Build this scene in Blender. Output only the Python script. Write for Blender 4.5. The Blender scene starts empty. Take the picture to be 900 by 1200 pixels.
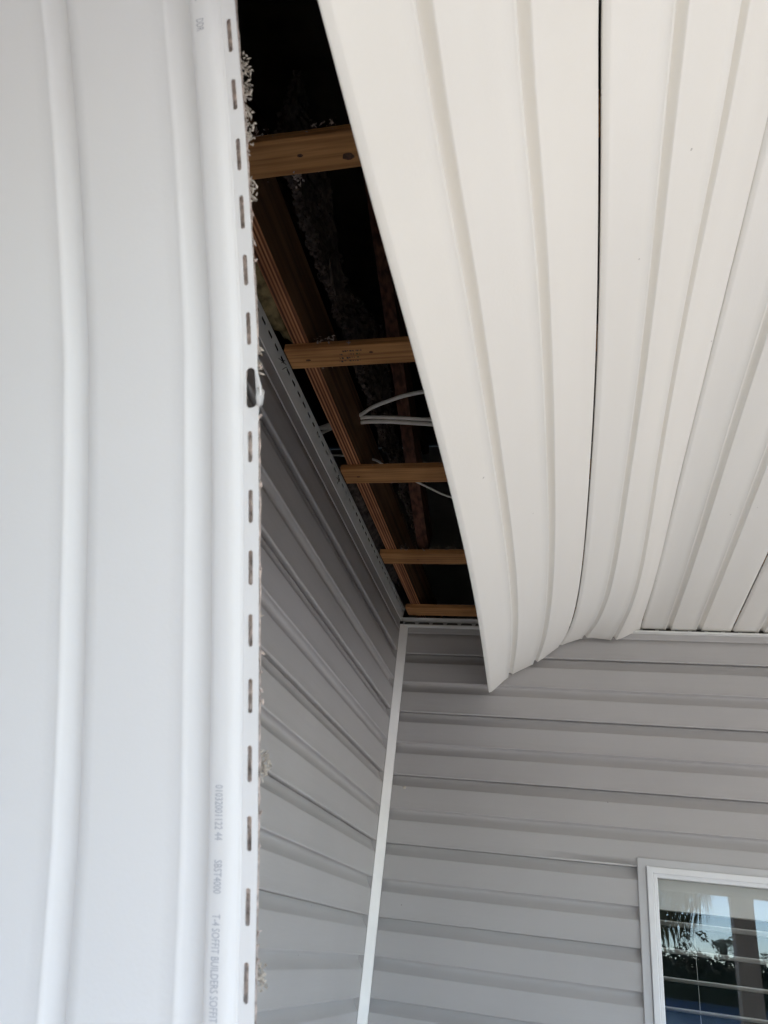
import bpy, math, random
from mathutils import Vector, Matrix, noise
random.seed(7)
R_ = math.radians
S = bpy.context.scene

# ---------------------------------------------------------------- camera
# origin: the inside corner of the two walls at ceiling height; ground at GZ
GZ = -2.70
RC = ((0.971106694, -0.009151227, -0.238470214),
      (0.210567440, 0.503117564, 0.838173055),
      (0.112308241, -0.864169527, 0.490507785))
cam = bpy.data.cameras.new("camera")
co = bpy.data.objects.new("camera", cam)
S.collection.objects.link(co)
co.matrix_world = Matrix(((RC[0][0], -RC[0][1], -RC[0][2], 0.63773),
                          (RC[1][0], -RC[1][1], -RC[1][2], -2.69894),
                          (RC[2][0], -RC[2][1], -RC[2][2], -1.07480),
                          (0, 0, 0, 1)))
cam.sensor_fit = 'VERTICAL'
cam.sensor_height = 36.0
cam.sensor_width = 27.0
cam.lens = 886.0 / 1200 * 36.0
cam.clip_start = 0.02
cam.clip_end = 2000
cam.dof.use_dof = True
cam.dof.focus_distance = 2.3
cam.dof.aperture_fstop = 16.0
S.camera = co

# ---------------------------------------------------------------- sky, sun, exposure
SUN_EL, SUN_DIR = R_(36.5), Vector((1.0, -0.8))
w = bpy.data.worlds.new("World")
S.world = w
w.use_nodes = True
nt = w.node_tree
nt.nodes.clear()
sky = nt.nodes.new('ShaderNodeTexSky')
sky.sky_type = 'NISHITA'
sky.sun_disc = False
sky.sun_elevation = SUN_EL
sky.sun_rotation = math.atan2(SUN_DIR.x, SUN_DIR.y)
sky.altitude = 2500
sky.air_density = 1.0
sky.dust_density = 0.0
sky.ozone_density = 3.0
bg = nt.nodes.new('ShaderNodeBackground')
bg.inputs['Strength'].default_value = 0.15
wo = nt.nodes.new('ShaderNodeOutputWorld')
nt.links.new(sky.outputs[0], bg.inputs[0])
nt.links.new(bg.outputs[0], wo.inputs[0])

sl = bpy.data.lights.new("sun", 'SUN')
sl.energy = 3.4
sl.angle = R_(0.5)
sl.color = (1.0, 0.95, 0.885)
so = bpy.data.objects.new("sun", sl)
S.collection.objects.link(so)
d = Vector((SUN_DIR.normalized().x * math.cos(SUN_EL), SUN_DIR.normalized().y * math.cos(SUN_EL), math.sin(SUN_EL)))
so.rotation_euler = d.to_track_quat('Z', 'Y').to_euler()
so.location = d * 30
S.view_settings.view_transform = 'Standard'
S.view_settings.look = 'None'
S.view_settings.exposure = 2.34
S.view_settings.gamma = 1.0
S.cycles.max_bounces = 12
S.cycles.diffuse_bounces = 8
S.cycles.transparent_max_bounces = 12

# ---------------------------------------------------------------- materials
MATS = {}


def mat(name, col, rough=0.5, var=0.06, vscale=6.0, stretch=(1, 1, 1), bump=0.0, bscale=60.0, bstretch=(1, 1, 1),
        col2=None, spec=0.5, specks=0.0, speck_scale=18.0, speck_col=(.25, .22, .18)):
    """Principled with object-space noise in colour, fine relief and optional dirt specks."""
    m = bpy.data.materials.new(name)
    m.use_nodes = True
    n = m.node_tree
    b = n.nodes['Principled BSDF']
    b.inputs['Roughness'].default_value = rough
    b.inputs['Specular IOR Level'].default_value = spec
    tc = n.nodes.new('ShaderNodeTexCoord')
    mp = n.nodes.new('ShaderNodeMapping')
    mp.inputs['Scale'].default_value = stretch
    n.links.new(tc.outputs['Object'], mp.inputs[0])
    ns = n.nodes.new('ShaderNodeTexNoise')
    ns.inputs['Scale'].default_value = vscale
    ns.inputs['Detail'].default_value = 5
    n.links.new(mp.outputs[0], ns.inputs['Vector'])
    cr = n.nodes.new('ShaderNodeValToRGB')
    c2 = col2 if col2 else tuple(c * (1 - var * 2) for c in col)
    c1 = col if col2 else tuple(min(1, c * (1 + var)) for c in col)
    cr.color_ramp.elements[0].position = 0.3
    cr.color_ramp.elements[1].position = 0.7
    cr.color_ramp.elements[0].color = (*c2, 1)
    cr.color_ramp.elements[1].color = (*c1, 1)
    n.links.new(ns.outputs['Fac'], cr.inputs[0])
    out = cr.outputs[0]
    if specks > 0:
        vo = n.nodes.new('ShaderNodeTexVoronoi')
        vo.inputs['Scale'].default_value = speck_scale
        n.links.new(tc.outputs['Object'], vo.inputs['Vector'])
        lt = n.nodes.new('ShaderNodeMath')
        lt.operation = 'LESS_THAN'
        lt.inputs[1].default_value = specks
        n.links.new(vo.outputs['Distance'], lt.inputs[0])
        sep = n.nodes.new('ShaderNodeSeparateColor')
        n.links.new(vo.outputs['Color'], sep.inputs[0])
        gt = n.nodes.new('ShaderNodeMath')
        gt.operation = 'GREATER_THAN'
        gt.inputs[1].default_value = 0.72
        n.links.new(sep.outputs[0], gt.inputs[0])
        mu = n.nodes.new('ShaderNodeMath')
        mu.operation = 'MULTIPLY'
        n.links.new(lt.outputs[0], mu.inputs[0])
        n.links.new(gt.outputs[0], mu.inputs[1])
        m2 = n.nodes.new('ShaderNodeMath')
        m2.operation = 'MULTIPLY'
        m2.inputs[1].default_value = 0.6
        n.links.new(mu.outputs[0], m2.inputs[0])
        mx = n.nodes.new('ShaderNodeMixRGB')
        mx.inputs['Color2'].default_value = (*speck_col, 1)
        n.links.new(m2.outputs[0], mx.inputs['Fac'])
        n.links.new(out, mx.inputs['Color1'])
        out = mx.outputs[0]
    n.links.new(out, b.inputs['Base Color'])
    if bump > 0:
        mp2 = n.nodes.new('ShaderNodeMapping')
        mp2.inputs['Scale'].default_value = bstretch
        n.links.new(tc.outputs['Object'], mp2.inputs[0])
        n2 = n.nodes.new('ShaderNodeTexNoise')
        n2.inputs['Scale'].default_value = bscale
        n2.inputs['Detail'].default_value = 4
        n.links.new(mp2.outputs[0], n2.inputs['Vector'])
        bp = n.nodes.new('ShaderNodeBump')
        bp.inputs['Strength'].default_value = bump
        bp.inputs['Distance'].default_value = 0.002
        n.links.new(n2.outputs['Fac'], bp.inputs['Height'])
        n.links.new(bp.outputs[0], b.inputs['Normal'])
    MATS[name] = m
    return m


def wood(name, axis, light, dark, fine=90.0, streak=0.05, knots=True):
    """Softwood: grain lines stretched along the axis, growth bands and a few dark knots."""
    m = bpy.data.materials.new(name)
    m.use_nodes = True
    n = m.node_tree
    b = n.nodes['Principled BSDF']
    b.inputs['Roughness'].default_value = 0.75
    b.inputs['Specular IOR Level'].default_value = 0.2
    tc = n.nodes.new('ShaderNodeTexCoord')
    mp = n.nodes.new('ShaderNodeMapping')
    sc = [1.0, 1.0, 1.0]
    sc[axis] = streak
    mp.inputs['Scale'].default_value = sc
    n.links.new(tc.outputs['Object'], mp.inputs[0])
    wv = n.nodes.new('ShaderNodeTexNoise')
    wv.inputs['Scale'].default_value = fine
    wv.inputs['Detail'].default_value = 3
    n.links.new(mp.outputs[0], wv.inputs['Vector'])
    cr = n.nodes.new('ShaderNodeValToRGB')
    cr.color_ramp.elements[0].position = 0.38
    cr.color_ramp.elements[1].position = 0.60
    cr.color_ramp.elements[0].color = (*dark, 1)
    cr.color_ramp.elements[1].color = (*light, 1)
    n.links.new(wv.outputs['Fac'], cr.inputs[0])
    n2 = n.nodes.new('ShaderNodeTexNoise')
    n2.inputs['Scale'].default_value = 7
    n.links.new(tc.outputs['Object'], n2.inputs['Vector'])
    mx = n.nodes.new('ShaderNodeMixRGB')
    mx.blend_type = 'MULTIPLY'
    mx.inputs['Fac'].default_value = 0.5
    n.links.new(cr.outputs[0], mx.inputs['Color1'])
    cr2 = n.nodes.new('ShaderNodeValToRGB')
    cr2.color_ramp.elements[0].color = (.5, .42, .36, 1)
    cr2.color_ramp.elements[1].color = (1, 1, 1, 1)
    cr2.color_ramp.elements[0].position = .3
    cr2.color_ramp.elements[1].position = .6
    n.links.new(n2.outputs['Fac'], cr2.inputs[0])
    n.links.new(cr2.outputs[0], mx.inputs['Color2'])
    out = mx.outputs[0]
    if knots:
        mk = n.nodes.new('ShaderNodeMapping')
        k = [1.0, 1.0, 1.0]
        k[axis] = 0.6
        mk.inputs['Scale'].default_value = k
        n.links.new(tc.outputs['Object'], mk.inputs[0])
        vo = n.nodes.new('ShaderNodeTexVoronoi')
        vo.inputs['Scale'].default_value = 9
        n.links.new(mk.outputs[0], vo.inputs['Vector'])
        c3 = n.nodes.new('ShaderNodeValToRGB')
        c3.color_ramp.elements[0].position = 0.06
        c3.color_ramp.elements[1].position = 0.10
        c3.color_ramp.elements[0].color = (.18, .10, .07, 1)
        c3.color_ramp.elements[1].color = (1, 1, 1, 1)
        n.links.new(vo.outputs['Distance'], c3.inputs[0])
        m3 = n.nodes.new('ShaderNodeMixRGB')
        m3.blend_type = 'MULTIPLY'
        m3.inputs['Fac'].default_value = 0.85
        n.links.new(out, m3.inputs['Color1'])
        n.links.new(c3.outputs[0], m3.inputs['Color2'])
        out = m3.outputs[0]
    n.links.new(out, b.inputs['Base Color'])
    bp = n.nodes.new('ShaderNodeBump')
    bp.inputs['Strength'].default_value = 0.5
    bp.inputs['Distance'].default_value = 0.002
    n.links.new(wv.outputs['Fac'], bp.inputs['Height'])
    n.links.new(bp.outputs[0], b.inputs['Normal'])
    MATS[name] = m
    return m


def glass_mat():
    m = bpy.data.materials.new('window_glass')
    m.use_nodes = True
    n = m.node_tree
    n.nodes.clear()
    o = n.nodes.new('ShaderNodeOutputMaterial')
    mx = n.nodes.new('ShaderNodeMixShader')
    tr = n.nodes.new('ShaderNodeBsdfTransparent')
    tr.inputs[0].default_value = (.96, .97, .97, 1)
    gl = n.nodes.new('ShaderNodeBsdfGlossy')
    gl.inputs['Roughness'].default_value = 0.0
    fr = n.nodes.new('ShaderNodeFresnel')
    fr.inputs['IOR'].default_value = 1.58
    n.links.new(fr.outputs[0], mx.inputs[0])
    n.links.new(tr.outputs[0], mx.inputs[1])
    n.links.new(gl.outputs[0], mx.inputs[2])
    n.links.new(mx.outputs[0], o.inputs[0])
    MATS['window_glass'] = m
    return m


M_SOFFIT = mat('soffit_vinyl', (.82, .79, .73), rough=.42, var=.022, vscale=5, stretch=(1, .15, 1), bump=.10, bscale=300, specks=.034, speck_scale=19)
M_FALLEN = mat('fallen_soffit_vinyl', (.72, .715, .715), rough=.38, var=.01, vscale=3, bump=.05, bscale=300, specks=.03, speck_scale=26)
M_SID = mat('grey_siding_vinyl', (.42, .405, .398), rough=.5, var=.03, vscale=2.5, bump=.35, bscale=70, bstretch=(.12, .12, 1), specks=.018, speck_scale=9, speck_col=(.12, .11, .1))
M_TRIM = mat('grey_trim_and_shade_vinyl', (.50, .495, .495), rough=.45, var=.03, vscale=8)
M_POST = mat('pale_grey_post_vinyl', (.80, .79, .77), rough=.45, var=.03, vscale=9, specks=.03, speck_scale=30)
M_CHAN = mat('off_white_channel_vinyl', (.74, .74, .71), rough=.45, var=.04, vscale=14, specks=.05, speck_scale=40)
M_FRAME = mat('white_window_vinyl', (.72, .72, .72), rough=.4, var=.02)
M_SHEATH = mat('wall_sheathing', (.16, .15, .14), rough=.9, var=.1, vscale=20)
M_FUR = wood('pine_batten', 0, (.50, .25, .095), (.32, .15, .058), fine=130, streak=.035)
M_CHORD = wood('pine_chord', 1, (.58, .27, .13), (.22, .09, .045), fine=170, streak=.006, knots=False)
M_CHSHADE = wood('pine_chord_shaded_side', 1, (.20, .105, .055), (.10, .05, .028), fine=60, streak=.03, knots=False)  # same pine as the chord, with the side's shade painted into the colour
nn_ = M_CHORD.node_tree
wv_ = nn_.nodes.new('ShaderNodeTexWave')
wv_.wave_type = 'BANDS'; wv_.bands_direction = 'X'
wv_.inputs['Scale'].default_value = 38
wv_.inputs['Distortion'].default_value = 1.2
wv_.inputs['Detail'].default_value = 2
wv_.inputs['Detail Scale'].default_value = .4
mp_ = nn_.nodes.new('ShaderNodeMapping'); mp_.inputs['Scale'].default_value = (1, .04, .05)
nn_.links.new(nn_.nodes['Texture Coordinate'].outputs['Object'], mp_.inputs[0])
nn_.links.new(mp_.outputs[0], wv_.inputs['Vector'])
cr_ = nn_.nodes.new('ShaderNodeValToRGB')
cr_.color_ramp.elements[0].position = .25; cr_.color_ramp.elements[0].color = (.30, .24, .22, 1)
cr_.color_ramp.elements[1].position = .75; cr_.color_ramp.elements[1].color = (1.0, 1.0, 1.0, 1)
nn_.links.new(wv_.outputs['Fac'], cr_.inputs[0])
mu_ = nn_.nodes.new('ShaderNodeMixRGB'); mu_.blend_type = 'MULTIPLY'; mu_.inputs['Fac'].default_value = .9
bs_ = nn_.nodes['Principled BSDF'].inputs['Base Color']
nn_.links.new(bs_.links[0].from_socket, mu_.inputs['Color1'])
nn_.links.new(cr_.outputs[0], mu_.inputs['Color2'])
nn_.links.new(mu_.outputs[0], bs_)
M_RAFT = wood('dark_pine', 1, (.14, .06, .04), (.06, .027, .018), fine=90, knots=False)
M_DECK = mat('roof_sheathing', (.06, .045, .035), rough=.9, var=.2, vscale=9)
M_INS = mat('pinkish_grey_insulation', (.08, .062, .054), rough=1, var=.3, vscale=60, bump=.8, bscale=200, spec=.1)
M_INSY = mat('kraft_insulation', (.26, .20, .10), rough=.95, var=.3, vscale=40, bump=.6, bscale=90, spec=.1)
M_KNOT = mat('wood_knot', (.09, .04, .02), rough=.8, var=.3, vscale=200)
M_CRUMB = mat('pale_insulation_crumbs', (.42, .35, .32), rough=1, var=.2, vscale=90, spec=.1)
M_FLAKE = mat('cellulose_flakes', (.58, .52, .45), rough=1, var=.18, vscale=120, spec=.1)
M_FLUFF = mat('fluff_back', (.60, .50, .45), rough=1, var=.3, vscale=150, bump=.8, bscale=300, spec=.1)
M_CABLE = mat('cable_sheath', (.62, .59, .55), rough=.5, var=.05, vscale=30)
M_PRINT = mat('grey_print_ink', (.41, .42, .46), rough=.7, var=.05)
M_INK = mat('black_stamp_ink', (.05, .045, .04), rough=.8, var=.05)
M_INKG = mat('green_stamp_ink', (.07, .09, .035), rough=.8, var=.05)
M_CONC = mat('patio_concrete', (.44, .41, .375), rough=.85, var=.1, vscale=3, bump=.3, bscale=40)
M_LAWN = mat('lawn_grass', (.12, .125, .07), rough=.95, var=.25, vscale=.6, col2=(.17, .155, .10), bump=.5, bscale=3)
M_BARK = mat('bark', (.13, .10, .075), rough=.9, var=.3, vscale=8, bump=.6, bscale=12)
M_LEAF = mat('foliage', (.045, .060, .022), rough=.8, var=.3, vscale=1.5, col2=(.025, .036, .014))
M_PALM = mat('palm_leaf', (.10, .12, .05), rough=.5, var=.25, vscale=4, col2=(.20, .18, .10))
M_PORCH = mat('white_porch_trim', (.62, .61, .59), rough=.5, var=.03, vscale=3)
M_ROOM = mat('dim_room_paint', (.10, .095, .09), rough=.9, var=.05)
M_SLAT = mat('blind_slat', (.90, .88, .83), rough=.5, var=.03)
M_ROOFT = mat('roof_shingle', (.12, .11, .105), rough=.95, var=.2, vscale=15)
glass_mat()
M_WATER = mat('lake_water', (.04, .10, .24), rough=.12, var=.1, vscale=.2, bump=.25, bscale=1.2)

# ---------------------------------------------------------------- mesh helpers


class MB:
    def __init__(s):
        s.v = []
        s.f = []

    def add(s, vs, fs):
        o = len(s.v)
        s.v += [tuple(p) for p in vs]
        s.f += [tuple(i + o for i in f) for f in fs]

    def box(s, x0, x1, y0, y1, z0, z1):
        s.add([(x0, y0, z0), (x1, y0, z0), (x1, y1, z0), (x0, y1, z0), (x0, y0, z1), (x1, y0, z1), (x1, y1, z1), (x0, y1, z1)],
              [(0, 3, 2, 1), (4, 5, 6, 7), (0, 1, 5, 4), (1, 2, 6, 5), (2, 3, 7, 6), (3, 0, 4, 7)])

    def grid(s, rows):
        n = len(rows[0])
        o = len(s.v)
        for r in rows:
            s.v += [tuple(p) for p in r]
        for i in range(len(rows) - 1):
            for j in range(n - 1):
                a = o + i * n + j
                s.f.append((a, a + 1, a + n + 1, a + n))

    def prism(s, poly, axis, a, b):
        """poly: 2D points in the two other axes, extruded along axis from a to b."""
        def P(p, t):
            q = list(p)
            q.insert(axis, t)
            return tuple(q)
        n = len(poly)
        s.add([P(p, a) for p in poly] + [P(p, b) for p in poly],
              [tuple(range(n))[::-1], tuple(range(n, 2 * n))] + [(i, (i + 1) % n, n + (i + 1) % n, n + i) for i in range(n)])

    def tube(s, pts, r, n=8, r2=None):
        pts = [Vector(p) for p in pts]
        rows = []
        for i, p in enumerate(pts):
            t = (pts[min(i + 1, len(pts) - 1)] - pts[max(i - 1, 0)]).normalized()
            a = t.cross(Vector((0.13, 0.2, 1))).normalized()
            b = t.cross(a)
            rr = r if r2 is None else r + (r2 - r) * i / (len(pts) - 1)
            rows.append([p + (a * math.cos(2 * math.pi * k / n) + b * math.sin(2 * math.pi * k / n)) * rr for k in range(n)])
            rows[-1].append(rows[-1][0])
        s.grid(rows)
        s.add(rows[0][:-1], [tuple(range(n))])
        s.add(rows[-1][:-1], [tuple(range(n))[::-1]])

    def build(s, name, m, parent=None, smooth=False, solid=0.0, off=0.0):
        me = bpy.data.meshes.new(name)
        me.from_pydata(s.v, [], s.f)
        me.update()
        o = bpy.data.objects.new(name, me)
        S.collection.objects.link(o)
        if m:
            me.materials.append(m)
        if smooth:
            me.polygons.foreach_set('use_smooth', [True] * len(me.polygons))
        if solid:
            md = o.modifiers.new('thickness', 'SOLIDIFY')
            md.thickness = solid
            md.offset = off
        if parent:
            o.parent = parent
        return o


def tag(o, label=None, cat=None, group=None, kind=None):
    if label:
        o['label'] = label
    if cat:
        o['category'] = cat
    if group:
        o['group'] = group
    if kind:
        o['kind'] = kind
    return o


def empty(name, loc=(0, 0, 0)):
    o = bpy.data.objects.new(name, None)
    o.empty_display_size = .1
    o.location = loc
    S.collection.objects.link(o)
    return o


def lerp(a, b, t):
    return a + (b - a) * t


def sstep(t):
    t = max(0, min(1, t))
    return t * t * (3 - 2 * t)


def capsule_cell(mb, F, u0, u1, v0, v1, uc, vc, hu, hv, n=24):
    """A rectangle u0..u1 x v0..v1 with a round-ended slot (long in v) cut out of it; F maps (u,v) to a point."""
    inner, outer = [], []
    st = hv - hu
    for k in range(n):
        a = 2 * math.pi * (k + .5) / n
        c, s_ = math.cos(a), math.sin(a)
        iv = vc + hu * s_ + (st if s_ > 0 else -st)
        iu = uc + hu * c
        inner.append((iu, iv))
        # matching point on the rectangle
        du = (u1 - uc) if c > 0 else (uc - u0)
        dv = (v1 - vc) if s_ > 0 else (vc - v0)
        if abs(c) > abs(s_):
            outer.append((uc + math.copysign(du, c), vc + dv * s_ / abs(c) if abs(c) > 1e-6 else vc))
        else:
            outer.append((uc + du * c / abs(s_), vc + math.copysign(dv, s_)))
    # corners, so that cells join
    vs = [F(*p) for p in inner] + [F(*p) for p in outer]
    fs = []
    for k in range(n):
        k2 = (k + 1) % n
        fs.append((k, k2, n + k2, n + k))
    mb.add(vs, fs)
    # fill the four corner triangles
    for cu, cv, a in ((u1, v1, 45), (u0, v1, 135), (u0, v0, 225), (u1, v0, 315)):
        k = int(a / 360 * n - .5 + 1e-6)
        p, q = outer[k], outer[(k + 1) % n]
        if math.hypot(p[0] - cu, p[1] - cv) > 1e-6 and math.hypot(q[0] - cu, q[1] - cv) > 1e-6:
            mb.add([F(*p), F(cu, cv), F(*q)], [(0, 1, 2)])


def text_mesh(body, F, v0, length, ubase, height, name, m, parent=None):
    """Flat print laid on a surface: text x runs along v, text up runs along u."""
    cu = bpy.data.curves.new('print', 'FONT')
    cu.body = body
    cu.size = 1
    cu.resolution_u = 2
    to = bpy.data.objects.new('print_tmp', cu)
    S.collection.objects.link(to)
    bpy.context.view_layer.update()
    dg = bpy.context.evaluated_depsgraph_get()
    me = bpy.data.meshes.new_from_object(to.evaluated_get(dg))
    xs = [v.co.x for v in me.vertices]
    yv = [v.co.y for v in me.vertices]
    x0, x1, y0, y1 = min(xs), max(xs), min(yv), max(yv)
    for v in me.vertices:
        v.co = Vector(F(ubase + (v.co.y - y0) / (y1 - y0) * height, v0 + (v.co.x - x0) / (x1 - x0) * length))
    bpy.data.objects.remove(to)
    bpy.data.curves.remove(cu)
    me.materials.clear()
    me.materials.append(m)
    me.name = name
    o = bpy.data.objects.new(name, me)
    S.collection.objects.link(o)
    if parent:
        o.parent = parent
    return o


# ================================================================ SETTING
mb = MB(); mb.box(-400, 400, -400, 300, GZ - .6, GZ - .12)
tag(mb.build('lawn', M_LAWN), kind='structure')
mb = MB(); mb.box(.0, 5.3, -4.5, .012, GZ - .118, GZ)
tag(mb.build('patio', M_CONC), kind='structure')
mb = MB(); mb.box(5.32, 13.5, -40, 12, GZ - .118, GZ - .06)
tag(mb.build('bounce_slab', M_CONC), kind='structure')  # unseen pale slab, added to bounce light in from the right
mb = MB()
rows = []
for i in range(25):
    a = i / 24 * 2 * math.pi
    rows.append((14 + 120 * math.cos(a) * (1 + .06 * math.sin(3 * a)), -57 + 33 * math.sin(a) * (1 + .06 * math.cos(5 * a)), 0))
mb.prism([(p[0], p[1]) for p in rows[:-1]], 2, GZ - .125, GZ - .10)
tag(mb.build('lake', M_WATER), kind='structure')

# ================================================================ WALLS
BUTT0, PITCH = -0.118, 0.1113
WX0, WX1, WZ1, WZ0 = 0.832, 1.95, -0.759, -2.02      # window opening incl. trim


def siding_profile(zt, zb, lock):
    """(z, d) pairs going down, d = how far proud (0 = outermost). One course."""
    h = zt - zb
    pts = [(zt + .002, -.0178), (zt - .004, -.0176), (zt - .010, -.0168), (zt - .018, -.0138), (zt - .026, -.0088),
           (zt - .0345, -.0030), (zt - .0364, -.0015), (zt - .0376, -.0009), (zt - .040, -.0008)]
    pts += [(zt - .060, -.0010), (zt - .085, -.0007), (zb + .008, -.0002), (zb + .0050, .0006), (zb + .0030, .0010)]
    if lock:
        pts += [(zb + .0012, .0008), (zb + .0002, .0000), (zb - .0004, -.0020), (zb + .0004, -.0160), (zb + .010, -.0165)]
    else:
        pts += [(zb + .0014, .0008), (zb + .0004, -.0002), (zb, -.0024), (zb + .0005, -.0172)]
    return pts


def siding_piece(wall, a0, a1, profile, zclip, parent, seg=.5, hole=None):
    """wall 'b' runs along x with its outer face on y=0, wall 'l' along y with its outer face on x=0."""
    pr = profile
    if zclip is not None:
        pr = [p for p in profile if p[0] > zclip]
        if len(pr) < 2:
            return
    n = max(2, int(abs(a1 - a0) / seg) + 1)
    rows = []
    e = math.copysign(.0025, a1 - a0)
    st = [a0, a0 + e] + [lerp(a0, a1, i / n) for i in range(1, n)] + [a1 - e, a1]
    if hole:
        st = sorted(q for q in st + [hole[0], hole[0] + .001, hole[1] - .001, hole[1]])
    for a in st:
        r = []
        for z, dd in pr:
            if hole and hole[0] < a < hole[1] and z < hole[2]:
                z, dd = hole[2], -.0008
            wob = .0014 * noise.noise(Vector((a * 1.4, z * 2.3, 3 if wall == 'b' else 9))) if -.015 < dd else 0
            zz = z + .0012 * noise.noise(Vector((a * .8, round(z, 1) * 5, 5)))
            r.append((a, -dd - wob, zz) if wall == 'b' else (dd + wob, a, zz))
        rows.append(r)
    m = MB(); m.grid(rows)
    o = m.build('siding_panel', M_SID, parent, smooth=True, solid=.0011, off=-1)
    # keep the butt edges crisp
    sharp = set()
    me = o.data
    k = len(pr)
    for e in me.edges:
        a, b = e.vertices
        if a % k == b % k and pr[a % k][1] > -.004 and (a % k) + 1 < k and abs(pr[a % k][1] - pr[(a % k) + 1][1]) > .005:
            e.use_edge_sharp = True
    return o


courses = []        # list of two-course panel profiles from the top down
top = siding_profile(-.0066, BUTT0, True)
top = [(-.031, -.001), (-.06, -.001), (-.09, -.0006)] + top[-8:]
courses.append((-.03, BUTT0, top))
z = BUTT0
while z > GZ + .02:
    pa = siding_profile(z, z - PITCH, False)
    pb = siding_profile(z - PITCH, z - 2 * PITCH, True)
    courses.append((z, z - 2 * PITCH, pa + pb[2:]))
    z -= 2 * PITCH

# back wall with its window
bw = MB()
X0, X1, T0, T1 = -.15, 5.15, .0190, .15
bw.box(X0, WX0 + .02, T0, T1, GZ - .12, .018)
bw.box(WX1 - .02, X1, T0, T1, GZ - .12, .018)
bw.box(WX0 + .02, WX1 - .02, T0, T1, WZ1 - .02, .018)
bw.box(WX0 + .02, WX1 - .02, T0, T1, GZ - .12, WZ0 + .02)
back = bw.build('house_wall', M_SHEATH)
tag(back, 'grey vinyl sided wall facing the viewer, with the white framed window in it', 'wall', 'grey sided walls of the porch')
for zt, zb, pr in courses:
    if zt > WZ1 and zb < WZ1:
        siding_piece('b', .0125, 5.0, pr, None, back, hole=(WX0 + .002, WX1 - .002, WZ1 - .003))
    elif zt < WZ1 and zb > WZ0:
        siding_piece('b', .0125, WX0 + .002, pr, None, back)
        siding_piece('b', WX1 - .002, 5.0, pr, None, back)
    else:
        siding_piece('b', .0125, 5.0, pr, None, back)

lw = MB()
lw.box(-.15, -.0190, -6.2, -.0, GZ - .12, .018)
left = lw.build('house_wall', M_SHEATH)
tag(left, 'grey vinyl sided wall running away on the left under the open ceiling', 'wall', 'grey sided walls of the porch')
for i, (zt, zb, pr) in enumerate(courses):
    siding_piece('l', -.014, -6.0, pr, None, left, seg=.6)

# inside corner post
mb = MB()
mb.prism([(.0018, -.030), (.0018, -.0362), (.0036, -.0358), (.0262, -.0135), (.0275, -.011), (.0275, -.003), (.023, -.003), (.019, -.008)], 2, GZ, -.0145)
cpost = tag(mb.build('corner_post', M_POST), 'pale grey vertical trim strip in the corner between the two sided walls', 'corner trim')
mb = MB(); mb.box(-.0172, .0012, -.0352, -.0325, GZ, -.04)
mb.build('flange', M_SID, cpost)

# undersill trim along the top of the back wall
mb = MB()
mb.prism([(.0125, -.0375), (-.0025, -.0375), (-.0040, -.0345), (-.0040, -.0165), (.0125, -.0165)], 0, .029, 5.0)
tag(mb.build('undersill_trim', M_SID), 'grey horizontal trim band at the very top of the facing wall', 'trim strip')

# soffit channel on the back wall (lip, web with slots, nailing flange)
ch = empty('soffit_channel', (0, 0, 0))
tag(ch, 'white channel along the top of the facing wall that holds the ceiling panel ends', 'trim channel', 'ceiling channels')
mb = MB()
mb.prism([(.0010, -.0160), (-.0235, -.0160), (-.0250, -.0150), (-.0250, -.0105), (-.0238, -.0105), (-.0238, -.0140), (.0010, -.0140)], 0, .004, 5.0)
mb.build('lip', M_CHAN, ch)
mb = MB()
F = lambda u, v: (v, .0005, u)
v = .004
while v < 5.0:
    capsule_cell(mb, F, -.0139, .0110, v, v + .055, .0015, v + .0275, .0068, .0215)
    v += .055
mb.build('web', M_TRIM, ch, solid=.0011)
mb = MB(); mb.box(.004, 5.0, -.034, .001, .0112, .0128)
mb.build('flange', M_CHAN, ch)

# soffit channel on the left wall
ch = empty('soffit_channel', (0, 0, 0))
tag(ch, 'grey-white channel with a row of nail slots along the top of the left wall', 'trim channel', 'ceiling channels')
mb = MB()
mb.prism([(-.010, -.0385), (.0016, -.0385), (.0030, -.0365), (.0030, -.0325), (.0008, -.0305), (.0008, .0025), (-.010, .0025)], 1, -6.0, -.040)
mb.build('undersill_strip', M_SID, ch)
mb = MB()
FL = lambda u, v: (.0032 + .115 * max(0, u - .003) + .0006 * noise.noise(Vector((v * 4, u * 8, 0))), v, u)
v = -.020
i = 0
while v > -6.0:
    capsule_cell(mb, FL, .026, .0555, v - .0412, v, .0400, v - .0206, .0038, .0128)
    i += 1
    v -= .0412
n = 60
mb.grid([[FL(zz, lerp(-.020, v, k / n)) for zz in (.026, .012, .003)] + [(.0012, lerp(-.020, v, k / n), .0028)] for k in range(n + 1)])
mb.build('nail_flange', M_CHAN, ch, solid=.0012)
mb = MB()
for strokes in ((((-1.501, .028), (-1.462, .043)), ((-1.474, .046), (-1.483, .030)), ((-1.470, .022), (-1.456, .041))),
                (((-1.007, .028), (-.976, .034)), ((-.990, .018), (-.984, .038)), ((-.999, .040), (-.992, .043)))):
    mb = MB()
    for a, b in strokes:
        f = lambda p: (FL(p[1], p[0])[0] + .0008, p[0], p[1])
        mb.tube([f(a), f(((a[0] + b[0]) / 2, (a[1] + b[1]) / 2 + .001)), f(b)], .0010, 5)
    tag(mb.build('slot_dark_stroke', M_INK, ch), kind='stuff')  # painted shade: black strokes for the dark part of slots crossed by battens


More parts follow.
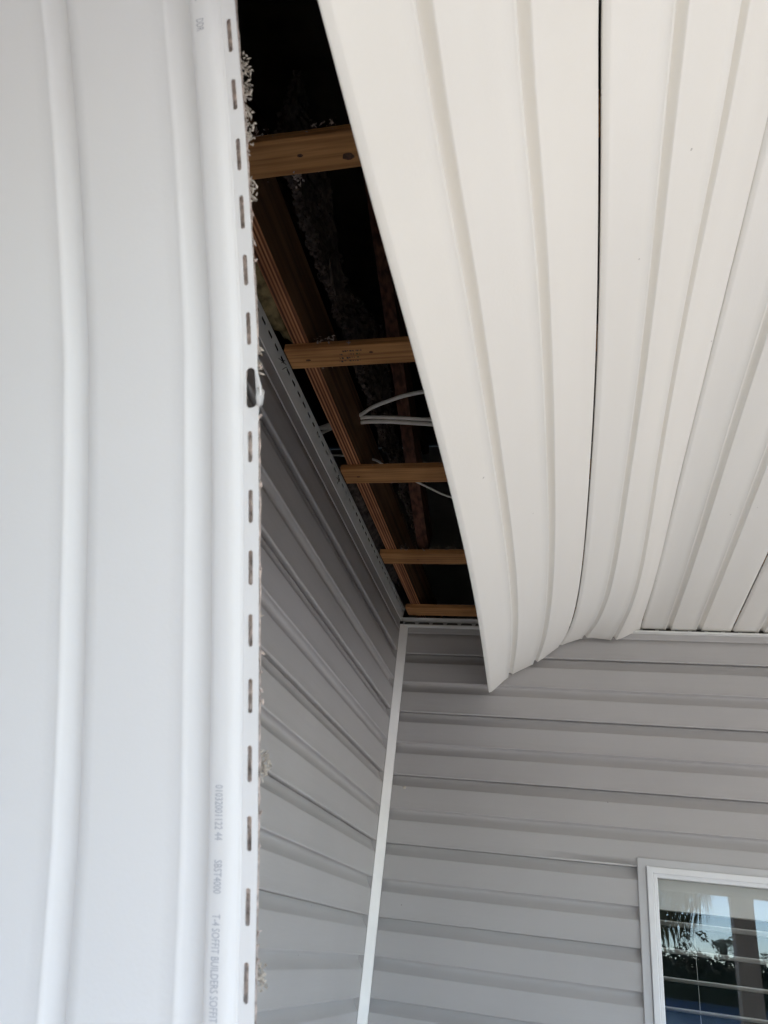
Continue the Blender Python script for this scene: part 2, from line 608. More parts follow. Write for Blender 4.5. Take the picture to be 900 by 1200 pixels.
# small nub stuck on the facing wall
# ================================================================ WINDOW
def ring(x0, x1, z0, z1, wd, yf, yb, ch_=.0015):
    """Mitred rectangular ring with a small front chamfer."""
    m = MB()
    o = [(x0, z0), (x1, z0), (x1, z1), (x0, z1)]
    def off(e):
        return [(x0 + e, z0 + e), (x1 - e, z0 + e), (x1 - e, z1 - e), (x0 + e, z1 - e)]
    loops = [(off(0), yb), (off(0), yf + ch_), (off(ch_), yf), (off(wd - ch_), yf), (off(wd), yf + ch_), (off(wd), yb)]
    vs = []
    for lp, y in loops:
        vs += [(p[0], y, p[1]) for p in lp]
    fs = []
    for L in range(len(loops)):
        L2 = (L + 1) % len(loops)
        for k in range(4):
            k2 = (k + 1) % 4
            fs.append((L * 4 + k, L * 4 + k2, L2 * 4 + k2, L2 * 4 + k))
    m.add(vs, fs)
    return m


win = ring(WX0, WX1, WZ0, WZ1, .0255, -.006, .02).build('window', M_TRIM, back)
tag(win, 'white framed window with grey outer trim and horizontal blinds behind the glass')
ring(WX0 + .0262, WX1 - .0262, WZ0 + .0262, WZ1 - .0225, .019, -.0125, .05, .002).build('window_frame', M_FRAME, win)
ring(WX0 + .0455, WX1 - .0455, WZ0 + .0455, WZ1 - .0395, .0125, -.004, .04, .002).build('sash', M_FRAME, win)
mb = MB(); mb.box(WX0 + .0575, WX1 - .0575, .006, .010, WZ0 + .0575, WZ1 - .0515)
mb.build('pane', MATS['window_glass'], win)

# room behind the window
rm = MB()
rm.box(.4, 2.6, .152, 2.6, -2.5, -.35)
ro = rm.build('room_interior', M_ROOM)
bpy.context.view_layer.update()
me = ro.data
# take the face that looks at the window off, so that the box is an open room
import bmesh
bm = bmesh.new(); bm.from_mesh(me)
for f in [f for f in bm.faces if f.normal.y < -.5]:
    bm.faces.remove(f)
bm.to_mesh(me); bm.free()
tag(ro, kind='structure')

bl = empty('window_blind', (1.39, .075, -.80))
tag(bl, 'horizontal slat blind hanging inside the window behind the glass', 'blind')
mb = MB(); mb.box(-.50, .52, -.022, .022, -.094, .02)
mb.build('valance', M_SLAT, bl)
z = -.929
sm = MB()
rows = []
for k in range(7):
    t = k / 6 - .5
    rows.append([(-.498, t * .062, .0035 * math.cos(t * math.pi) - t * .004), (.518, t * .062, .0035 * math.cos(t * math.pi) - t * .004)])
sm.grid(rows)
so_ = None
while z > WZ0 + .06:
    if so_ is None:
        so_ = sm.build('slat', M_SLAT, bl, smooth=True, solid=.0032)
        s1 = so_
    else:
        s1 = so_.copy(); S.collection.objects.link(s1); s1.parent = bl
    s1.location = (0, 0, z + .80 + random.uniform(-.0008, .0008))
    s1.rotation_euler = (R_(-4.0 + random.uniform(-.8, .8)), 0, 0)
    z -= .0742
mb = MB()
for x in (-.40, 0, .40):
    mb.tube([(x, -.034, -.09), (x, -.034, -1.13)], .0007, 5)
mb.build('ladder_cord', M_SLAT, bl)

# ================================================================ CEILING: sagging sheet geometry
YS = [-2.3, -2.1, -1.9, -1.7, -1.5, -1.3, -1.1, -0.9, -0.7, -0.5, -0.4, -0.3, -0.2, -0.1, -0.01]
RIB = [
[(0.4747, -0.5167), (0.4795, -0.5257), (0.4808, -0.526), (0.4777, -0.5197), (0.4705, -0.5085), (0.46, -0.4937), (0.4474, -0.4758), (0.4334, -0.4546), (0.4183, -0.4285), (0.4019, -0.3946), (0.3931, -0.3733), (0.3835, -0.3483), (0.373, -0.3185), (0.3615, -0.2831), (0.35, -0.2454)],
[(0.5385, -0.4382), (0.5435, -0.4461), (0.5442, -0.447), (0.5433, -0.4431), (0.5406, -0.4355), (0.5346, -0.4243), (0.5244, -0.4088), (0.5097, -0.3877), (0.4918, -0.3597), (0.4727, -0.323), (0.4634, -0.3008), (0.4547, -0.2759), (0.4465, -0.2481), (0.4388, -0.2171), (0.4319, -0.1866)],
[(0.6106, -0.3664), (0.617, -0.377), (0.6181, -0.3773), (0.6167, -0.3724), (0.6136, -0.3649), (0.6084, -0.3552), (0.6003, -0.3422), (0.5885, -0.3242), (0.5734, -0.2989), (0.5559, -0.2644), (0.547, -0.2432), (0.5385, -0.2193), (0.5308, -0.1927), (0.5244, -0.1638), (0.5202, -0.1358)],
[(0.6748, -0.2876), (0.6796, -0.2985), (0.6825, -0.2988), (0.6826, -0.2943), (0.6803, -0.288), (0.6765, -0.2806), (0.6712, -0.2708), (0.6637, -0.2563), (0.6526, -0.2345), (0.6373, -0.2026), (0.6283, -0.1823), (0.619, -0.1588), (0.6104, -0.1321), (0.6037, -0.1024), (0.6009, -0.0732)],
[(0.7589, -0.2305), (0.7593, -0.2363), (0.7603, -0.2336), (0.7597, -0.2281), (0.7579, -0.2226), (0.7556, -0.2173), (0.7528, -0.2108), (0.7485, -0.2006), (0.7406, -0.1835), (0.7278, -0.1566), (0.7198, -0.1387), (0.7113, -0.1177), (0.7034, -0.0935), (0.6976, -0.0661), (0.696, -0.0389)],
[(0.8304, -0.1592), (0.8306, -0.1629), (0.8272, -0.1579), (0.8243, -0.151), (0.8235, -0.1456), (0.8249, -0.1426), (0.827, -0.1408), (0.828, -0.1378), (0.8259, -0.1306), (0.8196, -0.1164), (0.815, -0.106), (0.8098, -0.0931), (0.8044, -0.0778), (0.7994, -0.0601), (0.7962, -0.0424)],
[(0.8966, -0.0822), (0.8974, -0.0872), (0.8975, -0.0847), (0.8962, -0.0792), (0.8944, -0.0731), (0.8926, -0.0677), (0.8914, -0.0629), (0.8907, -0.058), (0.8899, -0.0515), (0.8885, -0.0418), (0.8874, -0.0351), (0.8862, -0.027), (0.8852, -0.0173), (0.8848, -0.0058), (0.8855, 0.0)],
]
XA = 1.188          # where the sheet is still fixed
CZ = -.0006         # ceiling panel face height


def lin(y, col):
    if y <= YS[0]:
        return RIB_(col, 0)
    for i in range(len(YS) - 1):
        if y <= YS[i + 1]:
            t = (y - YS[i]) / (YS[i + 1] - YS[i])
            p0, p1, p2, p3 = (RIB_(col, max(i - 1, 0)), RIB_(col, i), RIB_(col, i + 1), RIB_(col, min(i + 2, len(YS) - 1)))
            hx = YS[i + 1] - YS[i]
            out = []
            for c in (0, 1):
                ml = (p2[c] - p0[c]) / (YS[i + 1] - YS[max(i - 1, 0)]) * hx
                mr = (p3[c] - p1[c]) / (YS[min(i + 2, len(YS) - 1)] - YS[i]) * hx
                out.append((2 * t**3 - 3 * t**2 + 1) * p1[c] + (t**3 - 2 * t**2 + t) * ml + (-2 * t**3 + 3 * t**2) * p2[c] + (t**3 - t**2) * mr)
            return tuple(out)
    return RIB_(col, len(YS) - 1)


def RIB_(k, i):
    return RIB[k][i]


def ribpos(k, y):
    flat = (XA - .1016 * (9 - k), CZ)
    if k >= 9:
        return flat
    if k >= 7:
        a = ribpos(6, y)
        t = (k - 6) / 3
        z = a[1] * (1 - t) ** 1.6
        return (lerp(a[0], XA, t) , min(z, 0) + CZ * t)
    p = lin(y, k)
    s = sstep((-2.45 - y) / 1.5)
    return (lerp(p[0], flat[0], s), lerp(p[1], flat[1], s))


_cache = {}


def ribs_at(y):
    key = round(y, 5)
    if key not in _cache:
        P = [ribpos(k, y) for k in range(10)]
        P = [(2 * P[0][0] - P[1][0], 2 * P[0][1] - P[1][1])] + P + [(P[9][0] + .1016, CZ), (P[9][0] + .2032, CZ)]
        _cache[key] = P
    return _cache[key]


def G(u, y, h):
    """point of the sagging sheet: u in ribs (0..9), h = metres towards the viewer"""
    P = ribs_at(y)
    i = max(0, min(int(math.floor(u)), 9))
    t = u - i
    p0, p1, p2, p3 = P[i], P[i + 1], P[i + 2], P[min(i + 3, len(P) - 1)]
    q, dq = [], []
    for c in (0, 1):
        a = -.5 * p0[c] + 1.5 * p1[c] - 1.5 * p2[c] + .5 * p3[c]
        b = p0[c] - 2.5 * p1[c] + 2 * p2[c] - .5 * p3[c]
        e = -.5 * p0[c] + .5 * p2[c]
        q.append(((a * t + b) * t + e) * t + p1[c])
        dq.append((3 * a * t + 2 * b) * t + e)
    L = math.hypot(*dq)
    return (q[0] + dq[1] / L * h, y, q[1] - dq[0] / L * h)


def panel_section():
    """(w, h) across one triple panel, left to right, metres"""
    P = [(.0012, -.0056), (.0003, -.0053), (.0, -.0045), (.0006, -.0037), (.0062, -.0007), (.0075, -.0001), (.0105, 0)]
    for g in (0, 1):
        b = .1016 * g
        st = .0105 if g == 0 else b + .0012
        if g:
            P.append((st, 0.0))
        for t in (.2, .4, .6, .8):
            P.append((lerp(st, b + .078, t), .0007 * math.sin(t * math.pi)))
        P += [(b + .0776, 0), (b + .0786, .0007), (b + .0798, .0013), (b + .0812, .0013), (b + .0822, .0005), (b + .0832, -.0020), (b + .0850, -.0090), (b + .0868, -.0122),
              (b + .0905, -.0124), (b + .0940, -.0112), (b + .0966, -.0090), (b + .0985, -.0060), (b + .0997, -.0030), (b + .1004, -.0006), (b + .1012, 0)]
    b = .2032
    for t in (.0, .2, .4, .6, .8):
        P.append((lerp(b + .0012, .3005, t), .0007 * math.sin(t * math.pi)))
    P += [(.2996, 0), (.3005, -.0005), (.3009, -.0016), (.3008, -.0215), (.3002, -.0240)]
    return P


SEC = panel_section()


def ceiling_panel(u0, name, parent=None, y0=-4.0, y1=-.0105, ny=90, flat=False, gap=0.0):
    rows = []
    SEC_ = [(w_ - gap if w_ > .290 else w_, h) for w_, h in SEC]
    n = 6 if flat else ny
    for i, y in enumerate([y1, y1 - .002] + [lerp(y1, y0, k / n) for k in range(1, n)] + [y0 + .002, y0]):
        if flat:
            rows.append([(XA + (u0 - 9) * .1016 + w_, y, CZ - h) for w_, h in SEC])
        else:
            rows.append([G(u0 + w_ / .1016, y + (.0015 * noise.noise(Vector((w_ * 9, u0, 1))) if i == 0 else 0),
                           h + (.0012 * noise.noise(Vector((u0 + w_ * 6, y * 2.2, 4))) if h > -.001 else 0)) for w_, h in SEC_])
    m = MB(); m.grid(rows)
    return m.build(name, M_SOFFIT, parent, smooth=True, solid=.0010, off=0)


grp = 'white ceiling panels that have come loose'
o = ceiling_panel(0, 'sagging_ceiling_sheet', gap=.0052)
tag(o, 'white ribbed ceiling panel with the free left edge hanging lowest beside the dark opening', 'ceiling panel', grp)
o = ceiling_panel(3, 'sagging_ceiling_sheet', gap=.0022)
tag(o, 'white sagging ceiling panel just right of the dark seam line, curving down to the wall', 'ceiling panel', grp)
o = ceiling_panel(6, 'sagging_ceiling_sheet', ny=70, gap=.0020)
tag(o, 'white ceiling panel at the upper right, sagging slightly where the flat ceiling begins', 'ceiling panel', grp)

ceil = empty('ceiling', (0, 0, 0))
tag(ceil, kind='structure')
first = ceiling_panel(9, 'soffit_panel', ceil, flat=True, gap=.0018)
for j in range(1, 12):
    c = first.copy(); S.collection.objects.link(c); c.parent = ceil
    c.location = (.3048 * j, 0, 0)

# ================================================================ FALLEN PANEL close to the camera
PATH = [(0.335, -4.0, -.004), (0.336, -3.6, -.006), (0.337, -3.25, -.012), (0.340, -3.0, -.030), (0.345, -2.83, -.085), (0.350, -2.70, -.18), (0.356, -2.58, -.305),
(0.3627, -2.4853, -0.4384), (0.3661, -2.4688, -0.4654), (0.3695, -2.4523, -0.4924), (0.3717, -2.4362, -0.5196), (0.374, -2.4201, -0.5469), (0.3764, -2.4041, -0.5742), (0.3783, -2.3883, -0.6016), (0.3801, -2.3726, -0.629), (0.382, -2.3571, -0.6565), (0.3839, -2.3417, -0.684), (0.3858, -2.3266, -0.7116), (0.3864, -2.3119, -0.7393), (0.3871, -2.2975, -0.767), (0.3879, -2.2834, -0.7946), (0.3888, -2.2696, -0.8222), (0.3894, -2.2562, -0.8497), (0.3902, -2.2432, -0.8771), (0.3911, -2.2306, -0.9043), (0.3921, -2.2184, -0.9313), (0.3931, -2.2068, -0.9581), (0.3942, -2.1957, -0.9846), (0.3956, -2.1853, -1.0108), (0.3971, -2.1754, -1.0365), (0.3982, -2.1664, -1.0619), (0.3996, -2.1581, -1.0867), (0.4012, -2.1506, -1.111), (0.4031, -2.144, -1.1346), (0.4051, -2.1382, -1.1575), (0.4074, -2.1335, -1.1797),
(.412, -2.128, -1.26), (.418, -2.128, -1.36), (.424, -2.135, -1.47)]
PATH = [Vector(p) for p in PATH]
AL = [0.0]
for a, b in zip(PATH, PATH[1:]):
    AL.append(AL[-1] + (b - a).length)
S0 = AL[7]          # arc length where the measured part starts
VMIN, VMAX = -S0, AL[-1] - S0


def fallen(u, v, h=0.0):
    """v = metres down the panel from the measured start, u = metres right of the last rib"""
    s = v + S0
    i = 0
    while i < len(AL) - 2 and AL[i + 1] < s:
        i += 1
    t = (s - AL[i]) / (AL[i + 1] - AL[i])
    def tang(j):
        return (PATH[min(j + 1, len(PATH) - 1)] - PATH[max(j - 1, 0)]).normalized()
    p = PATH[i].lerp(PATH[i + 1], t)
    T = tang(i).lerp(tang(i + 1), t).normalized()
    W = Vector((1, 0, 0))
    W = (W - T * W.dot(T)).normalized()
    N = T.cross(W)
    return tuple(p + W * u + N * h)


fp = empty('fallen_soffit_panel', (0.335, -4.0, -.004))
tag(fp, 'large white fallen soffit panel hanging close on the left with slotted right edge', 'ceiling panel')
fp_inv = Matrix.Translation((-0.335, 4.0, .004))


def fbuild(m, name, mt, **k):
    m.v = [tuple(fp_inv @ Vector(p)) for p in m.v]
    return m.build(name, mt, fp, **k)


sec = [(-.285, -.012), (-.291, -.0115), (-.292, -.009), (-.286, -.001), (-.2845, 0)]
for b in (-.1016, -.2032)[::-1]:
    pass
def face(a, b):
    return [(lerp(a, b, t), .0006 * math.sin(t * math.pi)) for t in (.12, .3, .5, .7, .88)]
def groove(b):
    return [(b - .0235, .0000), (b - .0225, .0003), (b - .0212, .0005), (b - .0198, .0003), (b - .0182, -.0008), (b - .0155, -.0038), (b - .0120, -.0070),
            (b - .0085, -.0096), (b - .0050, -.0116), (b - .0028, -.0124), (b - .0016, -.0120), (b - .0010, -.0100), (b - .0003, -.0012), (b + .0009, 0)]
sec += face(-.2845, -.228) + groove(-.2032) + face(-.2022, -.1264) + groove(-.1016) + face(-.1006, -.0248) + groove(0)
sec = sec[:-1] + [(.0006, .0010), (.0018, .0022), (.0045, .0034), (.009, .0038), (.0135, .0038), (.0165, .0034), (.0190, .0022), (.0210, .0004), (.0225, -.0004), (.0240, -.0006)]
U_IN, U_OUT = .0240, .0352
vs_ = []
v = VMIN
while v < -.1:
    vs_.append(v); v += .04
while v < VMAX:
    vs_.append(v); v += .0125
vs_.append(VMAX)
m = MB()
m.grid([[fallen(u, v, h + (.0010 * noise.noise(Vector((u * 7, v * 3, 2))) if u < -.02 else 0)) for u, h in sec] for v in vs_])
fbuild(m, 'face', M_FALLEN, smooth=True, solid=.0011, off=0)

SLOTS = [0.0649, 0.0966, 0.1398, 0.1836, 0.226, 0.2683, 0.3106, 0.3532, 0.3956, 0.4383, 0.4817, 0.5257, 0.5707, 0.6164, 0.6619, 0.7079, 0.7538]
SLOTS[0] = .0545
TORN = 7
sl_all = []
v = SLOTS[0] - .0425
while v > -.5:
    sl_all.insert(0, v); v -= .0425
n_before = len(sl_all)
sl_all += SLOTS
v = SLOTS[-1] + .0455
while v < VMAX - .03:
    sl_all.append(v); v += .0455
tv = SLOTS[TORN]


def hemF(u, v):
    # the strip outside the torn slot is bowed outwards
    e = max(0.0, 1 - abs(v - tv - .003) / .019)
    e = e * e * (3 - 2 * e)
    out = max(0.0, (u - .0285) / (U_OUT - .0285))
    uu = u + .0042 * e * min(1, out * 1.6)
    return fallen(uu, v, -.0006 - .0002 * math.sin(v * 9) + .004 * e * out)


m = MB()
prev = VMIN
for i, s in enumerate(sl_all):
    hl = .0118 + .0012 * ((i * 7) % 3 - 1) * .4
    a, b = s - .0155, s + .0155
    nseg = max(1, int((a - prev) / .012))
    m.grid([[hemF(u, lerp(prev, a, k / nseg)) for u in (U_IN, .0285, U_OUT)] for k in range(nseg + 1)])
    torn = (i == n_before + TORN)
    uc = .0292 if not torn else .0298
    capsule_cell(m, hemF, U_IN, U_OUT, a, b, uc, s, .0018 if not torn else .0034, hl if not torn else .0145, n=32)
    prev = b
nseg = 6
m.grid([[hemF(u, lerp(prev, VMAX, k / nseg)) for u in (U_IN, .0285, U_OUT)] for k in range(nseg + 1)])
fbuild(m, 'nail_strip', M_FALLEN, solid=.0011, off=0)
# torn flap beside the bowed slot
m = MB()
m.grid([[fallen(.0368 + a * .75, tv + b, c) for a, b, c in r] for r in (
    ((.0000, .001, .004), (.0022, .0015, .0015), (.0042, .0025, -.001)),
    ((-.0006, .007, .005), (.0020, .007, .003), (.0042, .0075, .000)),
    ((-.0006, .0135, .004), (.0012, .0140, .003), (.0032, .0135, .001)))])
fbuild(m, 'torn_flap', M_TRIM, smooth=True, solid=.0010)  # white vinyl like the panel; the grey colour stands for its shade

# print on the lock strip
FT = lambda u, v: tuple(fp_inv @ Vector(fallen(u, v, .0038 + .0008)))
for body, a, b in (('01032001122 44', .6300, .6658), ('SBST4000', .6784, .6994), ('T-4 SOFFIT BUILDERS SOFFIT', .7121, .7765),
                   ('SBST4000 SC', .0300, .0690), ('DDR', .0827, .0915)):
    text_mesh(body, FT, a, b - a, .0062, .0056, 'printed_text', M_PRINT, fp)

# ================================================================ LOOSE INSULATION CLINGING BEHIND THE EDGE
def flakes(center, n, spread, size, seed, axis=(0.1, .4, -.9)):
    rnd = random.Random(seed)
    mm = MB()
    ax = Vector(axis).normalized()
    for _ in range(n):
        c = Vector(center) + Vector((rnd.gauss(0, spread), rnd.gauss(0, spread), rnd.gauss(0, spread))) + ax * rnd.gauss(0, spread * 1.4)
        L = size * rnd.uniform(.5, 1.6)
        wd = size * rnd.uniform(.25, .6)
        a = Vector((rnd.gauss(0, 1), rnd.gauss(0, 1), rnd.gauss(0, 1))).normalized()
        b = a.cross(Vector((rnd.gauss(0, 1), rnd.gauss(0, 1), rnd.gauss(0, 1)))).normalized()
        e = a.cross(b) * wd * .7
        mm.add([c - a * L, c - b * wd, c + a * L + e, c + b * wd, c + e, c - e], [(0, 1, 4), (1, 2, 4), (2, 3, 4), (3, 0, 4), (1, 0, 5), (2, 1, 5), (3, 2, 5), (0, 3, 5)])
    return mm


CL = [((.396, -2.405, -.505), 34, .0035, .0042, 'upper of the two beige insulation tufts at the top edge of the fallen panel'),
      ((.398, -2.396, -.520), 26, .0028, .0042, None),
      ((.3995, -2.385, -.537), 26, .0030, .0040, 'white insulation tuft level with the black void, just above the first batten'),
      ((.4005, -2.378, -.549), 22, .0026, .0040, None),
      ((.4005, -2.357, -.583), 22, .0028, .0040, 'small beige tuft beside the end of the nearest batten'),
      ((.4005, -2.353, -.592), 14, .0026, .0042, None),
      
      ((.4060, -2.291, -.690), 5, .0012, .0050, 'thin curled shred sticking out above the torn nail slot'),
      ((.4070, -2.286, -.702), 6, .0014, .0052, None),
      ((.4030, -2.200, -.850), 8, .0018, .0030, None),
      ((.4035, -2.189, -.868), 8, .0018, .0030, 'small shred at mid height of the fallen panel edge'),
      ((.4055, -2.131, -.968), 42, .0032, .0050, 'star shaped beige insulation tuft low on the panel edge against grey siding'),
      ((.4015, -2.045, -1.110), 40, .0030, .0042, 'beige insulation tuft at the bottom edge of the picture')]
last = 'beige insulation fluff on the back edge of the fallen panel'
CL = [(c, int(n * 1.6), sp * .80, sz * .50, lab) for c, n, sp, sz, lab in CL]
merged = []
cur = None
for i, (c, n, sp, sz, lab) in enumerate(CL):
    if lab:
        cur = [lab, flakes(c, n, sp, sz, 40 + i)]
        merged.append(cur)
    else:
        cur[1].add(*(lambda q: (q.v, q.f))(flakes(c, n, sp, sz, 40 + i)))
for lab, mm in merged:
    tag(mm.build('insulation_tuft', M_FLAKE), lab, 'insulation tuft', 'insulation tufts stuck behind the fallen panel')
# thin layer of fluff lying on the back of the nail strip
mm = MB()
rnd = random.Random(3)
rows = []
k = 0
v = -.05
while v < VMAX - .02:
    rows.append([fallen(u + .0006 * rnd.random(), v, -.0065 - .004 * abs(noise.noise(Vector((u * 150, v * 90, 0))))) for u in ((.010, .020, .026, .031, .0335) if abs(v - tv) > .022 else (.010, .014, .018, .022, .0235))])
    v += .006
mm.grid(rows)
v = -.05
while v < VMAX - .02:
    u = .0345 + .0012 * rnd.random()
    if rnd.random() < .12:
        q = flakes(fallen(u, v, -.005), 2, .0006, .0018, int(v * 9999))
        mm.add(q.v, q.f)
    v += .004
tag(mm.build('insulation_fluff', M_FLUFF, solid=.001), 'layer of brown grey fluff seen through the nail slots of the fallen panel', 'insulation', kind='stuff')

# ================================================================ ATTIC
# battens the panels were nailed to
BAT = [(-2.029, -1.963, 'pine batten nearest the viewer, crossing below the black void'),
       (-1.556, -1.492, 'pine batten with a faded green and black stamp, second from the viewer'),
       (-1.087, -1.015, 'plain pine batten just above the lower white cable, third from the viewer'),
       (-.598, -.521, 'short looking pine batten, fourth from the viewer'),
       (-.113, -.040, 'pine batten lying right at the top of the facing wall')]
YB = [(-2.97, -2.90), (-2.50, -2.43), (-3.44, -3.37), (-3.90, -3.83)]
bats = []
for i, (a, b, lab) in enumerate(BAT):
    sh = .0196 * (a + 2.7) / 1.075 if b < -.05 else 0
    a, b = a + sh, b + sh
    mb = MB()
    n = 30
    rows = []
    for k in range(n + 1):
        x = lerp(.033, 5.0, (k / n) ** 2)
        wb = .0012 * noise.noise(Vector((x * 9, i * 3.3, 0)))
        z0, z1 = .0198, .0360
        rows.append([(x, a + wb, z1), (x, a + wb + .0006, z0 + .0015), (x, a + wb + .0022, z0), (x, b + wb - .002, z0), (x, b + wb, z0 + .0015), (x, b + wb, z1), (x, a + wb, z1)])
    mb.grid(rows)
    o = mb.build('ceiling_batten', M_FUR)
    tag(o, lab, 'wooden batten', 'battens across the ceiling opening')
    bats.append(o)
mb = MB()
for a, b in YB:
    mb.box(.03, 5.0, a, b, .0198, .0360)
o = mb.build('hidden_battens', M_FUR); tag(o, kind='structure')
o.name = 'ceiling_framing'
for bi, x, y, rx, ry in ((1, .078, -1.498, .006, .0028), (0, .294, -1.973, .010, .0065), (2, .075, -1.021, .005, .0025), (3, .153, -.516, .004, .002), (1, .225, -1.512, .0045, .003), (0, .215, -1.985, .005, .003)):
    mb = MB()
    mb.prism([(x + rx * math.cos(t / 14 * 6.2832) * (1 + .15 * math.sin(t * 2.3)), y + ry * math.sin(t / 14 * 6.2832)) for t in range(14)], 2, .0194, .0205)
    mb.build('knot', M_KNOT, bats[bi])
# stamp on the second batten
st = MB(); sg = MB()
rnd = random.Random(11)
for r in range(4):
    y = -1.522 + r * .0105
    x = .157 - r * .003
    while x < .204 - r * .003:
        L = rnd.choice((.0015, .003, .0045))
        if rnd.random() < .78:
            (sg if (r in (1, 2) and x > .188) else st).box(x, x + L, y, y + rnd.uniform(.002, .0055), -.0004 + .0198, .0004 + .0198)
        x += L + rnd.uniform(.001, .003)
bats[1]['label'] = BAT[1][2]
st.build('stamp', M_INK, bats[1]); sg.build('stamp', M_INKG, bats[1])

# roof truss bottom chord running to the back
mb = MB()
mb.prism([(.0530, .0365), (.0860, .0365), (.0875, .0380), (.0875, .1880), (.0515, .1880), (.0515, .0380)], 1, -4.2, .9)
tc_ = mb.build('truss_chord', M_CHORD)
tc_.data.materials.append(M_CHSHADE)
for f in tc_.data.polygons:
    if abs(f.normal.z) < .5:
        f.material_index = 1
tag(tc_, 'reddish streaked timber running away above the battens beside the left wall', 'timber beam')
mb = MB()
def slant(mb, x0, x1, A, B, h):
    (ya, za), (yb, zb) = A, B
    t = Vector((0, yb - ya, zb - za)).normalized(); nn = Vector((0, t.z, -t.y)) * h * (1 if t.y < 0 else -1)
    pts = []
    for x in (x0, x1):
        pts += [(x, ya, za), (x, yb, zb), (x, yb + nn.y, zb + nn.z), (x, ya + nn.y, za + nn.z)]
    mb.add(pts, [(0, 1, 2, 3), (7, 6, 5, 4), (0, 4, 5, 1), (1, 5, 6, 2), (2, 6, 7, 3), (3, 7, 4, 0)])
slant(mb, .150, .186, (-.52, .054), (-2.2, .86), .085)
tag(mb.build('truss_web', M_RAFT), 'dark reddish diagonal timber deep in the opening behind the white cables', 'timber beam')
# roof over everything
rf = empty('roof', (0, 0, 0))
tag(rf, kind='structure')
mb = MB()
slant(mb, -1.6, 5.6, (-4.7, .34), (1.8, 2.1), .03)
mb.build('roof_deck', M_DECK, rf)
mb = MB()
slant(mb, -1.62, 5.62, (-4.72, .378), (1.82, 2.145), .012)
mb.build('roof_covering', M_ROOFT, rf)
mb = MB()
mb.box(-1.6, 5.6, -4.7, -4.66, .04, .36)
mb.prism([(-4.7, .036), (1.8, .036), (1.8, 2.12), (-4.7, .36)], 0, -1.6, -1.57)
mb.prism([(-4.7, .036), (1.8, .036), (1.8, 2.12), (-4.7, .36)], 0, 5.57, 5.6)
mb.box(-1.57, 5.57, 1.77, 1.8, .036, 2.09)
mb.build('gable', M_PORCH, rf)
mb = MB()
mb.box(-1.6, -.03, -4.7, 1.8, .02, .034)
mb.box(-.03, 5.6, -4.7, -4.16, .02, .034)
mb.box(5.02, 5.6, -4.16, 1.8, .02, .034)
mb.box(-.03, 5.02, .10, 1.8, .02, .034)
mb.build('eave_board', M_PORCH, rf)

for i in range(8):
    x = -1.3 + i * .92
    mb = MB(); slant(mb, x, x + .04, (-4.6, .27), (1.7, 1.975), .088)
    mb.build('rafter', M_RAFT, rf)

# porch beam and columns
mb = MB()
mb.box(.0, 5.16, -4.15, -4.005, -.49, .018)
mb.box(5.002, 5.16, -4.0, .15, -.49, .018)
tag(mb.build('porch_beam', M_PORCH), 'white porch beam mirrored in the window glass', 'beam')
for i, (x, y, lab) in enumerate(((1.785, -4.15, 'square porch column mirrored in the middle of the window'),
                                 (3.40, -4.15, 'square porch column further along the open porch side'),
                                 (5.01, -4.15, 'square porch column at the outer porch corner'))):
    c = empty('porch_column', (x, y, GZ))
    tag(c, lab, 'column', 'porch columns')
    m = MB(); m.box(0, .145, 0, .145, .16, 2.17); m.build('shaft', M_PORCH, c)
    m = MB(); m.box(-.02, .165, -.02, .165, 0, .16); m.build('base', M_PORCH, c)
    m = MB(); m.box(-.004, .149, -.004, .149, 2.17, 2.208); m.build('capital', M_PORCH, c)

# cables
grpc = 'white electric cables in the ceiling opening'
def cable(pts, lab, r=.0054):
    P = [Vector(p) for p in pts]
    out = []
    for i in range(len(P) - 1):
        p0, p1, p2, p3 = P[max(i - 1, 0)], P[i], P[i + 1], P[min(i + 2, len(P) - 1)]
        for k in range(8):
            t = k / 8
            out.append(.5 * ((2 * p1) + (p2 - p0) * t + (2 * p0 - 5 * p1 + 4 * p2 - p3) * t * t + (3 * p1 - p0 - 3 * p2 + p3) * t**3))
    out.append(P[-1])
    m = MB(); m.tube(out, r, 8)
    tag(m.build('cable', M_CABLE, smooth=True), lab, 'cable', grpc)
cable([(-.25, -1.00, .14), (-.03, -1.085, .147), (.078, -1.122, .150), (.125, -1.155, .15), (.179, -1.182, .150), (.279, -1.213, .150), (.60, -1.26, .15)],
      'white cable curving up to the right, topmost in the ceiling opening')
cable([(-.25, -.93, .15), (-.045, -1.050, .152), (.072, -1.111, .150), (.152, -1.113, .150), (.285, -1.094, .150), (.6, -1.05, .15)],
      'white cable running level to the right, upper of the close pair')
cable([(-.25, -1.12, .13), (-.043, -1.088, .140), (.073, -1.106, .140), (.153, -1.107, .140), (.285, -1.086, .140), (.6, -1.03, .14)],
      'white cable running level to the right, lower of the close pair')
cable([(-.2, -.99, .125), (-.024, -.986, .12), (.087, -.959, .12), (.125, -.913, .12), (.221, -.807, .12), (.29, -.741, .12), (.5, -.6, .12)],
      'thin white cable slanting down past the third batten', r=.0034)

